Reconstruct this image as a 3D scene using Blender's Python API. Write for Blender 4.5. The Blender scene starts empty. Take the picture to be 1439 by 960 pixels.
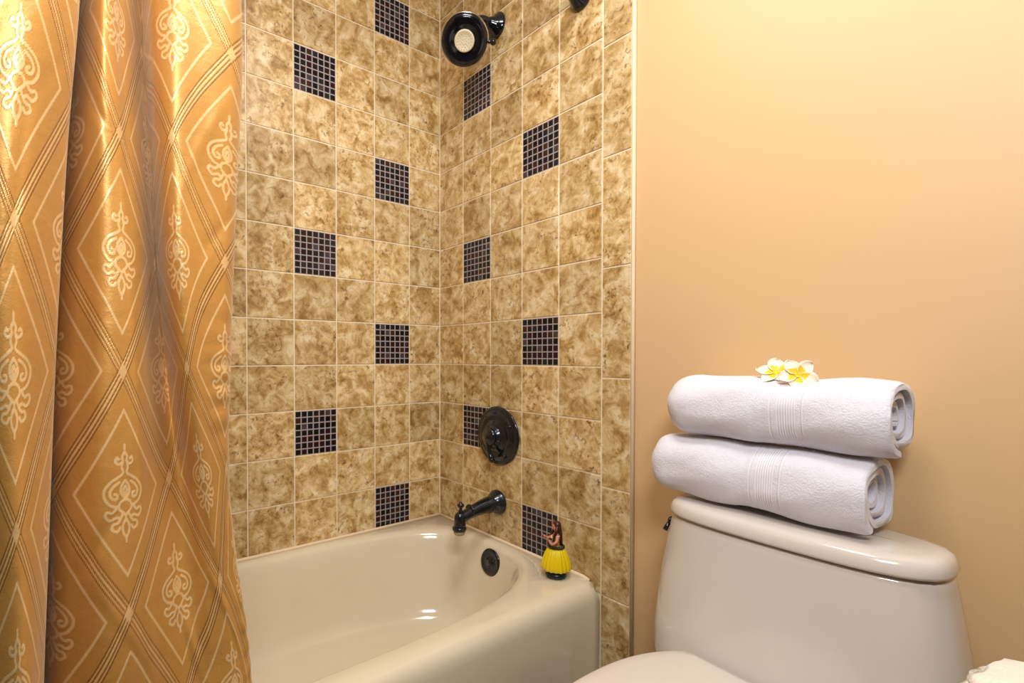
import bpy, bmesh, math, random
import numpy as np
from mathutils import Vector, Matrix
from math import sin, cos, pi, radians, sqrt

C = bpy.context.scene.collection
SC = bpy.context.scene

# ---------------------------------------------------------------- camera, light, exposure
cam_d = bpy.data.cameras.new('camera'); cam = bpy.data.objects.new('camera', cam_d); C.objects.link(cam)
SC.camera = cam
F_PX, PX, PY, YAW, PITCH = 692.97, 608.42, 511.21, 0.9449, 0.0134
cam_d.sensor_fit = 'HORIZONTAL'; cam_d.sensor_width = 36.0
cam_d.lens = F_PX / 1439 * 36.0
cam_d.shift_x = (719.5 - PX) / 1439
cam_d.shift_y = (PY - 480) / 1439
cam_d.clip_start = 0.02
cam.location = (1.598, -1.190, 0.985)
cam.rotation_euler = (pi / 2 - PITCH, 0, YAW)

SC.view_settings.view_transform = 'Standard'
SC.view_settings.look = 'None'
SC.view_settings.gamma = 1.0
SC.view_settings.use_curve_mapping = False
SC.view_settings.exposure = 0.53

world = bpy.data.worlds.new('world'); SC.world = world; world.use_nodes = True
world.node_tree.nodes['Background'].inputs[0].default_value = (1, 0.93, 0.84, 1)
world.node_tree.nodes['Background'].inputs[1].default_value = 0.35


def area(name, loc, target, size, power, col, sy=None):
    l = bpy.data.lights.new(name, 'AREA'); l.energy = power; l.color = col
    l.size = size
    if sy: l.shape = 'RECTANGLE'; l.size_y = sy
    o = bpy.data.objects.new(name, l); C.objects.link(o); o.location = loc
    o.rotation_euler = (Vector(target) - Vector(loc)).to_track_quat('-Z', 'Y').to_euler()
    return o


area('ceiling_lamp', (1.20, -0.72, 2.44), (1.0, -0.85, 0), 0.45, 11.5, (1.0, 0.975, 0.95))
area('camera_fill_light', (1.85, -1.22, 1.86), (0.70, -0.35, 1.35), 0.50, 13.5, (1.0, 0.98, 0.97), 0.25)  # unseen flash-like fill added behind and above the camera


# ---------------------------------------------------------------- materials
def lin(r, g, b):
    f = lambda c: (c / 255 / 12.92) if c / 255 <= 0.04045 else ((c / 255 + 0.055) / 1.055) ** 2.4
    return (f(r), f(g), f(b), 1.0)


class NT:
    def __init__(s, name):
        s.m = bpy.data.materials.new(name); s.m.use_nodes = True
        s.t = s.m.node_tree; s.b = s.t.nodes['Principled BSDF']

    def n(s, ty, **kw):
        x = s.t.nodes.new(ty)
        for k, v in kw.items(): setattr(x, k, v)
        return x

    def l(s, a, b): s.t.links.new(a, b)

    def math(s, op, a, b=None):
        x = s.n('ShaderNodeMath', operation=op)
        for i, v in enumerate((a, b)):
            if v is None: continue
            if isinstance(v, (int, float)): x.inputs[i].default_value = v
            else: s.l(v, x.inputs[i])
        return x.outputs[0]

    def mix(s, f, a, b, blend='MIX'):
        x = s.n('ShaderNodeMix', data_type='RGBA', blend_type=blend)
        for i, v in ((0, f), (6, a), (7, b)):
            if isinstance(v, (int, float)): x.inputs[i].default_value = v
            elif isinstance(v, tuple): x.inputs[i].default_value = v
            else: s.l(v, x.inputs[i])
        return x.outputs[2]

    def ramp(s, f, stops):
        x = s.n('ShaderNodeValToRGB'); cr = x.color_ramp
        while len(cr.elements) < len(stops): cr.elements.new(0.5)
        for e, (p, c) in zip(cr.elements, stops):
            e.position = p; e.color = c
        s.l(f, x.inputs[0]); return x.outputs[0]

    def noise(s, vec, scale, detail=3, rough=0.5, dist=0.0):
        x = s.n('ShaderNodeTexNoise'); x.inputs['Scale'].default_value = scale
        x.inputs['Detail'].default_value = detail; x.inputs['Roughness'].default_value = rough
        x.inputs['Distortion'].default_value = dist
        if vec is not None: s.l(vec, x.inputs['Vector'])
        return x.outputs[0]

    def obj(s): return s.n('ShaderNodeTexCoord').outputs['Object']

    def attr(s, name):
        x = s.n('ShaderNodeAttribute'); x.attribute_name = name; return x

    def bump(s, h, strength, dist=0.001):
        x = s.n('ShaderNodeBump'); x.inputs['Strength'].default_value = strength
        x.inputs['Distance'].default_value = dist
        s.l(h, x.inputs['Height']); s.l(x.outputs[0], s.b.inputs['Normal'])

    def set(s, **kw):
        for k, v in kw.items():
            k = k.replace('_', ' ')
            if isinstance(v, (int, float, tuple)): s.b.inputs[k].default_value = v
            else: s.l(v, s.b.inputs[k])
        return s


def glazed(name, col, rough=0.12, coat=0.5, var=0.03):
    t = NT(name); n = t.noise(t.obj(), 6, 3)
    c2 = tuple(x * (1 - var * 3) for x in col[:3]) + (1,)
    t.set(Base_Color=t.mix(n, col, c2), Roughness=rough)
    t.b.inputs['Coat Weight'].default_value = coat; t.b.inputs['Coat Roughness'].default_value = 0.05
    return t.m


def travertine():
    t = NT('travertine_tile')
    rnd = t.attr('tile_tone')
    off = t.n('ShaderNodeVectorMath', operation='SCALE'); off.inputs[3].default_value = 7.0
    t.l(rnd.outputs['Color'], off.inputs[0])
    p = t.n('ShaderNodeVectorMath', operation='ADD'); t.l(t.obj(), p.inputs[0]); t.l(off.outputs[0], p.inputs[1])
    P = p.outputs[0]
    n1 = t.noise(P, 22, 6, 0.62, 0.6)
    n2 = t.noise(P, 68, 6, 0.68, 0.5)
    n3 = t.noise(P, 7, 3, 0.5, 1.5)
    base = t.ramp(n1, [(0.32, lin(156, 120, 64)), (0.44, lin(192, 158, 100)), (0.54, lin(216, 188, 136)), (0.68, lin(238, 220, 180))])
    veins = t.ramp(n2, [(0.36, (1, 1, 1, 1)), (0.48, (0, 0, 0, 1))])
    gate = t.ramp(n3, [(0.40, (0.25, 0.25, 0.25, 1)), (0.62, (1, 1, 1, 1))])
    f = t.math('MULTIPLY', veins, gate)
    c = t.mix(t.math('MULTIPLY', f, 0.9), base, lin(116, 74, 24))
    hi = t.ramp(n2, [(0.56, (0, 0, 0, 1)), (0.70, (1, 1, 1, 1))])
    c = t.mix(t.math('MULTIPLY', hi, 0.45), c, lin(240, 220, 178))
    sep = t.n('ShaderNodeSeparateColor'); t.l(rnd.outputs['Color'], sep.inputs[0])
    tone = t.math('ADD', t.math('MULTIPLY', sep.outputs[0], 0.30), 0.84)
    comb = t.n('ShaderNodeCombineColor')
    for i in range(3): t.l(tone, comb.inputs[i])
    c = t.mix(1.0, c, comb.outputs[0], 'MULTIPLY')
    t.set(Base_Color=c, Roughness=t.math('ADD', t.math('MULTIPLY', n2, 0.25), 0.22))
    t.bump(n2, 0.25, 0.0012)
    return t.m


def chip():
    t = NT('mosaic_glass_chip')
    a = t.attr('tile_tone').outputs['Color']
    t.set(Base_Color=a, Roughness=0.2)
    t.b.inputs['Specular IOR Level'].default_value = 0.3
    return t.m


def grout(name, col):
    t = NT(name); n = t.noise(t.obj(), 120, 3)
    t.set(Base_Color=t.mix(n, col, tuple(x * 0.82 for x in col[:3]) + (1,)), Roughness=0.85)
    t.bump(n, 0.3, 0.0008); return t.m


def paint(name, col, bump=0.12, rough=0.5):
    t = NT(name); n = t.noise(t.obj(), 140, 3, 0.6)
    big = t.noise(t.obj(), 1.3, 2)
    t.set(Base_Color=t.mix(t.math('MULTIPLY', big, 0.25), col, tuple(x * 0.94 for x in col[:3]) + (1,)), Roughness=rough)
    t.bump(n, bump, 0.0008); return t.m


def bronze(name='oil_rubbed_bronze', col=(0.018, 0.021, 0.030, 1), rough=0.22):
    t = NT(name); n = t.noise(t.obj(), 60, 4)
    t.set(Base_Color=t.mix(n, col, (0.03, 0.035, 0.05, 1)), Metallic=0.75, Roughness=t.math('ADD', t.math('MULTIPLY', n, 0.2), rough - 0.08))
    t.b.inputs['Coat Weight'].default_value = 0.6
    return t.m


def plain(name, col, rough=0.5, metal=0.0, nz=0.1):
    t = NT(name); n = t.noise(t.obj(), 40, 3)
    t.set(Base_Color=t.mix(n, col, tuple(x * (1 - nz) for x in col[:3]) + (1,)), Roughness=rough, Metallic=metal)
    return t.m


def terry(name, col, bands=None, scale=330):
    t = NT(name)
    o = t.obj()
    n = t.noise(o, scale, 4, 0.7); n2 = t.noise(o, 60, 3)
    h = t.math('ADD', n, t.math('MULTIPLY', n2, 0.8))
    if bands:
        sx = t.n('ShaderNodeSeparateXYZ'); t.l(o, sx.inputs[0])
        x = sx.outputs[0]
        inb = None
        for lo, hi in bands:
            m = t.math('MULTIPLY', t.math('GREATER_THAN', x, lo), t.math('LESS_THAN', x, hi))
            inb = m if inb is None else t.math('MAXIMUM', inb, m)
        ribs = t.math('SINE', t.math('MULTIPLY', x, 1600))
        hb = t.math('ADD', t.math('MULTIPLY', ribs, 0.2), 0.2)
        mx = t.n('ShaderNodeMix', data_type='FLOAT'); t.l(inb, mx.inputs[0]); t.l(h, mx.inputs[2]); t.l(hb, mx.inputs[3])
        h = mx.outputs[0]
    t.set(Base_Color=t.mix(n2, col, tuple(x * 0.93 for x in col[:3]) + (1,)), Roughness=0.95)
    t.b.inputs['Sheen Weight'].default_value = 0.35
    t.b.inputs['Sheen Roughness'].default_value = 0.6
    t.bump(h, 0.9, 0.0025)
    return t.m


def damask():
    t = NT('gold_damask_satin')
    a = t.attr('weave').outputs['Fac']
    o = t.obj()
    big = t.noise(o, 9, 4, 0.6)
    fine = t.noise(o, 500, 2, 0.6)
    base = t.mix(big, lin(204, 150, 74), lin(180, 126, 54))
    base = t.mix(t.math('MULTIPLY', fine, 0.3), base, lin(230, 182, 104))
    lightf = t.ramp(a, [(0.55, (0, 0, 0, 1)), (0.95, (1, 1, 1, 1))])
    darkf = t.ramp(a, [(0.05, (1, 1, 1, 1)), (0.45, (0, 0, 0, 1))])
    c = t.mix(t.math('MULTIPLY', lightf, 0.72), base, lin(246, 216, 160))
    c = t.mix(t.math('MULTIPLY', darkf, 0.85), c, lin(104, 60, 18))
    rough = t.math('SUBTRACT', 0.44, t.math('MULTIPLY', lightf, 0.1))
    t.set(Base_Color=c, Roughness=rough, Metallic=0.30)
    t.b.inputs['Sheen Weight'].default_value = 0.3
    t.b.inputs['Sheen Roughness'].default_value = 0.4
    t.b.inputs['Sheen Tint'].default_value = (1, 0.85, 0.6, 1)
    wr = t.noise(o, 28, 4, 0.55, 0.4)
    t.bump(t.math('ADD', t.math('MULTIPLY', wr, 0.8), t.math('ADD', t.math('MULTIPLY', a, 0.25), t.math('MULTIPLY', fine, 0.1))), 0.5, 0.004)
    return t.m


M = dict(
    trav=travertine(), chip=chip(),
    grout=grout('cream_grout', lin(250, 234, 204)),
    mgrout=grout('grey_mosaic_grout', lin(172, 160, 158)),
    caulk=grout('cream_caulk', lin(248, 226, 192)),
    wall=paint('peach_wall_paint', lin(222, 186, 138)),
    mocha=paint('taupe_wall_paint', lin(112, 102, 96)),  # dark tone chosen for the unseen walls to cut bounced light
    ceil=paint('white_ceiling_paint', lin(236, 230, 220)),
    tub=glazed('biscuit_enamel', lin(230, 219, 192)),
    toilet=glazed('bone_vitreous_china', lin(220, 213, 205), 0.14),
    seat=glazed('bone_seat_plastic', lin(222, 213, 203), 0.28, 0.1),
    bronze=bronze(), black=bronze('black_chrome', (0.006, 0.006, 0.009, 1), 0.12),
    chrome=plain('polished_chrome', (0.75, 0.72, 0.68, 1), 0.12, 1.0),
    nozzle=plain('cream_nozzle_rubber', lin(236, 226, 196), 0.5),
    ring=plain('olive_plastic_ring', lin(176, 160, 112), 0.4),
    brass=plain('worn_brass_rim', lin(196, 150, 84), 0.25, 1.0),
    towel=terry('white_terry_cloth', lin(240, 240, 252), [(0.028, 0.058), (0.066, 0.070), (0.016, 0.020)]),
    cotton=terry('cream_white_cotton', lin(236, 230, 214), None, 160),
    damask=damask(),
    petal=plain('cream_petal', lin(250, 238, 214), 0.6, 0, 0.04),
    petaly=plain('yellow_petal_heart', lin(244, 206, 30), 0.6, 0, 0.06),
    floor=grout('darkened_floor_tile', lin(64, 52, 42)),  # unseen floor, darkened so less light bounces up
    wood=plain('pale_cabinet_paint', lin(220, 208, 186), 0.45),
    skirt=plain('yellow_skirt_paint', lin(236, 208, 10), 0.35),
    dgreen=plain('dark_green_paint', lin(16, 42, 34), 0.3),
    skin=plain('tan_skin_paint', lin(206, 138, 100), 0.4),
    hair=plain('dark_red_brown_hair_paint', lin(66, 26, 24), 0.35),
    red=plain('red_flower_paint', lin(186, 44, 40), 0.4),
    white=plain('white_lei_paint', lin(232, 206, 170), 0.4),
)


# ---------------------------------------------------------------- mesh helpers
class MB:
    def __init__(s): s.v = []; s.f = []; s.mi = []; s.smooth = []; s.tone = []

    def add(s, vs, fs, mi=0, smooth=True, tone=(0.5, 0.5, 0.5)):
        o = len(s.v); s.v += [tuple(p) for p in vs]
        for f in fs:
            s.f.append(tuple(i + o for i in f)); s.mi.append(mi); s.smooth.append(smooth); s.tone.append(tone)

    def box(s, a, b, mi=0, tone=(0.5, 0.5, 0.5)):
        x0, y0, z0 = a; x1, y1, z1 = b
        vs = [(x, y, z) for z in (z0, z1) for y in (y0, y1) for x in (x0, x1)]
        fs = [(0, 2, 3, 1), (4, 5, 7, 6), (0, 1, 5, 4), (2, 6, 7, 3), (0, 4, 6, 2), (1, 3, 7, 5)]
        s.add(vs, fs, mi, False, tone)

    def rings(s, rings, mi=0, cap0=True, cap1=True, smooth=True, closed=True):
        n = len(rings[0]); vs = [p for r in rings for p in r]; fs = []
        for k in range(len(rings) - 1):
            for i in range(n if closed else n - 1):
                j = (i + 1) % n
                fs.append((k * n + i, k * n + j, (k + 1) * n + j, (k + 1) * n + i))
        if cap0: fs.append(tuple(range(n - 1, -1, -1)))
        if cap1: fs.append(tuple((len(rings) - 1) * n + i for i in range(n)))
        s.add(vs, fs, mi, smooth)

    def lathe(s, prof, origin=(0, 0, 0), axis=(0, 0, 1), n=40, mi=0, mod=None):
        ax = Vector(axis).normalized(); q = Vector((0, 0, 1)).rotation_difference(ax); O = Vector(origin)
        R = []
        for r, h in prof:
            ring = []
            for i in range(n):
                a = 2 * pi * i / n; rr = max(r, 1e-5) * (mod(a, r, h) if mod else 1)
                ring.append(O + q @ Vector((rr * cos(a), rr * sin(a), h)))
            R.append(ring)
        s.rings(R, mi)

    def tube(s, pts, radii, n=16, mi=0, sq=None):
        pts = [Vector(p) for p in pts]
        if isinstance(radii, (int, float)): radii = [radii] * len(pts)
        t0 = (pts[1] - pts[0]).normalized()
        u = t0.orthogonal().normalized(); R = []
        for k, p in enumerate(pts):
            a = pts[max(k - 1, 0)]; b = pts[min(k + 1, len(pts) - 1)]
            t = (b - a).normalized(); u = (u - t * u.dot(t)).normalized(); w = t.cross(u)
            R.append([p + (u * cos(2 * pi * i / n) + w * sin(2 * pi * i / n)) * radii[k] for i in range(n)])
        s.rings(R, mi)

    def ball(s, c, r, mi=0, seg=16, sc=(1, 1, 1)):
        m = seg // 2; R = []
        for k in range(1, m):
            th = pi * k / m
            R.append([(c[0] + r * sc[0] * sin(th) * cos(2 * pi * i / seg), c[1] + r * sc[1] * sin(th) * sin(2 * pi * i / seg), c[2] - r * sc[2] * cos(th)) for i in range(seg)])
        s.rings(R, mi)

    def build(s, name, mats, parent=None, tone=False, recalc=True, loc=None):
        me = bpy.data.meshes.new(name); me.from_pydata(s.v, [], s.f)
        for m in (mats if isinstance(mats, (list, tuple)) else [mats]): me.materials.append(m)
        me.polygons.foreach_set('material_index', s.mi)
        me.polygons.foreach_set('use_smooth', s.smooth)
        if tone:
            at = me.attributes.new('tile_tone', 'FLOAT_COLOR', 'CORNER')
            buf = np.empty((len(me.loops), 4), dtype=np.float32); buf[:, 3] = 1
            ls = np.empty(len(me.polygons), dtype=np.int32); me.polygons.foreach_get('loop_total', ls)
            buf[:, :3] = np.repeat(np.array(s.tone, dtype=np.float32), ls, axis=0)
            at.data.foreach_set('color', buf.ravel())
        if recalc:
            bm = bmesh.new(); bm.from_mesh(me); bmesh.ops.recalc_face_normals(bm, faces=bm.faces); bm.to_mesh(me); bm.free()
        me.update()
        o = bpy.data.objects.new(name, me); C.objects.link(o)
        if parent: o.parent = parent
        if loc:
            o.location = loc
        return o


def thing(name, label, cat, loc=(0, 0, 0), rz=0, group=None):
    o = bpy.data.objects.new(name, None); C.objects.link(o); o.empty_display_size = 0.05
    o.location = loc; o.rotation_euler = (0, 0, rz); o['label'] = label; o['category'] = cat
    if group: o['group'] = group
    return o


def tag(o, label, cat, group=None):
    o['label'] = label; o['category'] = cat
    if group: o['group'] = group
    return o


def struct(o): o['kind'] = 'structure'; return o


def auto_smooth(o, deg=40):
    me = o.data
    bm = bmesh.new(); bm.from_mesh(me)
    for e in bm.edges:
        if len(e.link_faces) == 2 and e.calc_face_angle(0) > radians(deg): e.smooth = False
    bm.to_mesh(me); bm.free(); return o


def smoothstep(a, b, x):
    t = min(1, max(0, (x - a) / (b - a))); return t * t * (3 - 2 * t)


def catmull(P, n):
    P = [np.array(p, float) for p in P]; P = [2 * P[0] - P[1]] + P + [2 * P[-1] - P[-2]]; out = []
    for i in range(1, len(P) - 2):
        for k in range(n):
            t = k / n; p0, p1, p2, p3 = P[i - 1:i + 3]
            out.append(0.5 * ((2 * p1) + (-p0 + p2) * t + (2 * p0 - 5 * p1 + 4 * p2 - p3) * t * t + (-p0 + 3 * p1 - 3 * p2 + p3) * t ** 3))
    out.append(P[-2]); return out


# ---------------------------------------------------------------- room shell
S = 0.1524; K0 = 0.9575; CEIL = 2.50
rng = random.Random(5)

mb = MB(); mb.box((-0.15, -2.95, -0.06), (3.0, 0.15, 0.0)); struct(mb.build('floor', M['floor']))
mb = MB(); mb.box((-0.15, -2.95, CEIL), (3.0, 0.15, CEIL + 0.06)); struct(mb.build('ceiling', M['ceil']))


def tone(lo=0.0, hi=1.0): return (rng.uniform(lo, hi), rng.random(), rng.random())


def tile_block(mb, P, u0, u1, z0, z1, mi, tn, j=0.0022, lift=0.0, bev=0.0012):
    """one tile: P(u, z, d) maps wall coordinates and height above the grout to space"""
    a, b, c, d = u0 + j, u1 - j, z0 + j, z1 - j
    base = [P(a, c, -0.002), P(b, c, -0.002), P(b, d, -0.002), P(a, d, -0.002)]
    e = bev
    mid = [P(a, c, 0.0022 - e), P(b, c, 0.0022 - e), P(b, d, 0.0022 - e), P(a, d, 0.0022 - e)]
    top = [P(a + e, c + e, 0.0022), P(b - e, c + e, 0.0022), P(b - e, d - e, 0.0022), P(a + e, d - e, 0.0022)]
    vs = base + mid + top
    fs = [(8, 9, 10, 11)]
    for o in (0, 4):
        for i in range(4):
            k = (i + 1) % 4; fs.append((o + i, o + k, o + 4 + k, o + 4 + i))
    mb.add(vs, fs, mi, False, tn)


CHIP = [lin(14, 12, 16), lin(10, 10, 14), lin(24, 20, 30), lin(40, 22, 22), lin(18, 22, 34), lin(58, 34, 22), lin(30, 34, 38), lin(46, 16, 22), lin(12, 14, 18), lin(16, 12, 12), lin(66, 60, 66)]


def mosaic(mb, P, u0, u1, z0, z1):
    j = 0.0016; a, b, c, d = u0 + j, u1 - j, z0 + j, z1 - j
    mb.add([P(a, c, 0.0006), P(b, c, 0.0006), P(b, d, 0.0006), P(a, d, 0.0006)], [(0, 1, 2, 3)], 3, False)
    n = 7; pu = (b - a) / n; pz = (d - c) / n
    for i in range(n):
        for k in range(n):
            col = rng.choice(CHIP)
            tile_block(mb, P, a + i * pu, a + (i + 1) * pu, c + k * pz, c + (k + 1) * pz, 2, col[:3], 0.0021)


RIM = 0.348
rows = range(-4, 10)


def tiled(mb, P, cols, mos, zmin=RIM - 0.03):
    for c, (u0, u1) in enumerate(cols):
        for k in rows:
            z0 = K0 + k * S; z1 = z0 + S
            if k == -4: z0 = zmin
            z1 = min(z1, CEIL)
            if (c + 1, k) in mos: mosaic(mb, P, u0, u1, z0 if k > -4 else K0 - 4 * S, z1)
            else: tile_block(mb, P, u0, u1, z0, z1, 1, tone())


mats = [M['grout'], M['trav'], M['chip'], M['mgrout']]
# long side wall (plane x = 0), the tub runs along it
mb = MB(); mb.box((-0.12, -2.9, 0), (-0.0022, 0.12, CEIL), 0)
cl = [(0, 0.956 * S)] + [(0.956 * S + i * S, 0.956 * S + (i + 1) * S) for i in range(9)]
mosL = {(c, k) for c, k0 in ((2, 0), (4, 2), (6, 0), (8, 2)) for k in range(-4, 10) if (k - k0) % 4 == 0 and c < 6}
tiled(mb, lambda u, z, d: (d - 0.0022, -u, z), cl, mosL)
struct(mb.build('wall_left', mats, tone=True))
# end wall (plane y = 0): tiled over the tub, painted beyond
mb = MB()
mb.box((-0.0022, 0.0022, 0), (0.848, 0.12, CEIL), 0)
cr = [(0, 0.963 * S)] + [(0.963 * S + i * S, 0.963 * S + (i + 1) * S) for i in range(4)]
mosR = {(c, k) for c, k0 in ((2, 2), (4, 0)) for k in range(-4, 10) if (k - k0) % 4 == 0}
PR = lambda u, z, d: (u, 0.0022 - d, z)
tiled(mb, PR, cr, mosR)
b0 = cr[-1][1]; zz = K0 - 0.2 * S - 8 * S
while zz < CEIL:
    if zz + 2 * S > 0:
        tile_block(mb, PR, b0, 0.846, max(zz, 0.0), min(zz + 2 * S, CEIL), 1, tone(0.2, 0.8))
    zz += 2 * S
struct(mb.build('wall_tiled_end', mats, tone=True))
mb = MB(); mb.box((0.848, 0.010, 0), (3.0, 0.12, CEIL)); struct(mb.build('wall_back', M['wall']))
# bullnose strip closing the tile edge
mb = MB(); mb.rings([[(0.846, 0.0096, z), (0.8455, 0.001, z), (0.848, -0.001, z), (0.851, -0.0008, z), (0.8535, 0.002, z), (0.854, 0.0096, z)] for z in (0.0, CEIL)])
struct(mb.build('trim_1', M['caulk']))
mb = MB(); mb.box((2.90, -2.95, 0), (3.0, 0.01, CEIL)); struct(mb.build('wall_right', M['mocha']))
mb = MB(); mb.box((0.0, -2.95, 0), (2.9, -2.85, CEIL)); struct(mb.build('wall_front', M['mocha']))
mb = MB(); mb.box((0.0, -1.63, 0), (0.80, -1.53, CEIL)); struct(mb.build('wall_alcove_end', M['wall']))
mb = MB(); mb.box((0.86, -0.004, 0), (2.9, 0.010, 0.09)); struct(mb.build('baseboard_back', M['ceil']))

# ---------------------------------------------------------------- bathtub
tub = thing('bathtub', 'biscuit coloured built-in bathtub along the tiled walls', 'bathtub', (0.38, -0.76, 0))


def rel(o, par):  # keep world coordinates of geometry under a moved parent
    o.parent = par
    me = o.data; me.transform(Matrix.Translation(-Vector(par.location))); me.update()
    return o


X1, Y0, Y1 = 0.757, -1.522, -0.004
X0_ = 0.006
ocx, ocy, oa, ob = 0.358, -0.742, 0.322, 0.702
angs = set()
for i in range(160): angs.add(round(2 * pi * i / 160, 6))
for cx_, cy_ in ((X1, Y1), (X1, Y0), (X0_, Y0), (X0_, Y1)):
    angs.add(round(math.atan2(cy_ - ocy, cx_ - ocx) % (2 * pi), 6))
angs = sorted(angs)


def rect_pt(a, x1, x0=X0_, y0=Y0, y1=Y1):
    c, s = cos(a), sin(a); t = 1e9
    if c > 1e-9: t = min(t, (x1 - ocx) / c)
    if c < -1e-9: t = min(t, (x0 - ocx) / c)
    if s > 1e-9: t = min(t, (y1 - ocy) / s)
    if s < -1e-9: t = min(t, (y0 - ocy) / s)
    return ocx + c * t, ocy + s * t


def se_pt(a, A, B, n):
    c, s = cos(a), sin(a)
    t = (abs(c / A) ** n + abs(s / B) ** n) ** (-1 / n)
    return ocx + c * t, ocy + s * t


R = []
for x1, z in ((X1 - 0.002, 0.0), (X1 - 0.001, 0.10), (X1, 0.20), (X1, 0.300), (X1 - 0.002, 0.316), (X1 - 0.007, 0.330), (X1 - 0.016, 0.342), (X1 - 0.028, 0.3485), (X1 - 0.042, 0.350)):
    R.append([(*rect_pt(a, x1), z) for a in angs])
for ins, z, n in ((-0.010, 0.3495, 3.0), (-0.002, 0.3475, 3.0), (0.005, 0.342, 2.95), (0.011, 0.331, 2.9), (0.017, 0.31, 2.85), (0.026, 0.27, 2.8), (0.036, 0.22, 2.7), (0.046, 0.165, 2.6), (0.058, 0.115, 2.5), (0.075, 0.082, 2.45), (0.10, 0.064, 2.4), (0.14, 0.056, 2.3), (0.2, 0.052, 2.2), (0.27, 0.050, 2.1)):
    ring = []
    for a in angs:
        k = 1 + 1.6 * smoothstep(0.3, 1.0, -sin(a)) * (ins > 0)  # the far end slopes for the back
        x, y = se_pt(a, max(oa - ins, 0.02), ob - ins * (k if sin(a) < 0 else 1), n)
        ring.append((x, y, z))
    R.append(ring)
mb = MB(); mb.rings(R, 0, cap0=False, cap1=True)
rel(mb.build('basin_shell', M['tub']), tub)
# caulk bead along the tiles
mb = MB()
for seg in ([(0.0066, -1.515, RIM + 0.003), (0.0066, -0.9, RIM + 0.004), (0.0066, -0.45, RIM + 0.002), (0.0066, -0.0066, RIM + 0.003)], [(0.0066, -0.0066, RIM + 0.003), (0.35, -0.0066, RIM + 0.003), (0.705, -0.0066, RIM + 0.002), (0.722, -0.005, RIM - 0.004)]):
    mb.tube(seg, 0.0055, 8)
rel(mb.build('caulk_bead', M['caulk']), tub)
# overflow plate
ovc = Vector((0.370, -0.0612, 0.292)); ovn = Vector((0.04, -1, 0.16)).normalized()
mb = MB(); mb.lathe([(0, 0), (0.044, 0), (0.0445, 0.003), (0.042, 0.006), (0.035, 0.0075), (0.031, 0.0055), (0.012, 0.0065), (0.010, 0.010), (0, 0.011)], ovc, ovn, 40)
ovp = rel(mb.build('overflow_plate', M['bronze']), tub)
for a in (0.6, 2.7, 4.7):
    q = Vector((0, 0, 1)).rotation_difference(ovn); mb = MB()
    p = ovc + q @ Vector((0.019 * cos(a), 0.019 * sin(a), 0.0052)); mb.lathe([(0, 0), (0.0045, 0), (0.004, 0.0035), (0, 0.004)], p, ovn, 12)
    sc_ = mb.build('screw_head', M['bronze'], ovp); sc_.data.transform(Matrix.Translation(-Vector(tub.location)))

mb = MB(); mb.lathe([(0, 0), (0.032, 0), (0.030, 0.004), (0.018, 0.005), (0.016, 0.011), (0, 0.012)], (0.358, -0.30, 0.050), (0, 0, 1), 32)
rel(mb.build('drain', M['bronze']), tub)

# ---------------------------------------------------------------- tub spout
sp = thing('tub_spout', 'dark bronze tub spout with a small diverter knob below the round valve plate', 'faucet', (0.342, -0.002, 0.480))
mb = MB(); mb.lathe([(0, 0), (0.042, 0), (0.043, 0.004), (0.041, 0.010), (0.037, 0.014), (0.036, 0.020), (0.030, 0.026), (0.0265, 0.034), (0.023, 0.04)], (0, 0, 0), (0, -1, 0), 40)
mb.build('flange', M['bronze'], sp)
mb = MB()
pts = catmull([(0, -0.028, 0.0), (0, -0.070, -0.004), (0, -0.120, -0.013), (0, -0.150, -0.021), (-0.001, -0.164, -0.026)], 6)
rad = [0.0275 - 0.0085 * smoothstep(0, 16, i) for i in range(len(pts))]
mb.tube(pts, rad, 24)
mb.lathe([(0, 0), (0.0195, 0), (0.020, 0.010), (0.0185, 0.024), (0.0185, 0.034), (0.016, 0.044), (0.010, 0.050), (0, 0.052)], (-0.001, -0.170, -0.056), (0, 0, 1), 28)
for y, r in ((-0.045, 0.0285), (-0.052, 0.028), (-0.128, 0.0225)):
    mb.lathe([(r - 0.003, -0.003), (r, -0.001), (r, 0.001), (r - 0.003, 0.003)], (0, y, -0.001 - 0.06 * abs(y)), (0, -1, -0.06), 24)
mb.build('spout_tube', M['bronze'], sp)
mb = MB(); mb.lathe([(0, 0), (0.020, 0), (0.0235, 0.003), (0.0235, 0.011), (0.020, 0.014), (0, 0.014)], (-0.001, -0.172, -0.066), (0, 0, 1), 28)
mb.build('outlet_collar', M['bronze'], sp)
mb = MB(); mb.lathe([(0, 0), (0.016, 0), (0.0185, 0.003), (0.0195, 0.012), (0, 0.012)], (-0.001, -0.172, -0.078), (0, 0, 1), 28)
mb.build('aerator_ring', M['ring'], sp)
mb = MB(); mb.lathe([(0.009, 0), (0.007, 0.006), (0.005, 0.010), (0.005, 0.016), (0.0105, 0.020), (0.0125, 0.025), (0.0105, 0.029), (0.006, 0.031), (0.005, 0.035), (0, 0.036)], (0, -0.168, -0.007), (0, 0, 1), 24)
mb.build('diverter_knob', M['bronze'], sp)

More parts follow.
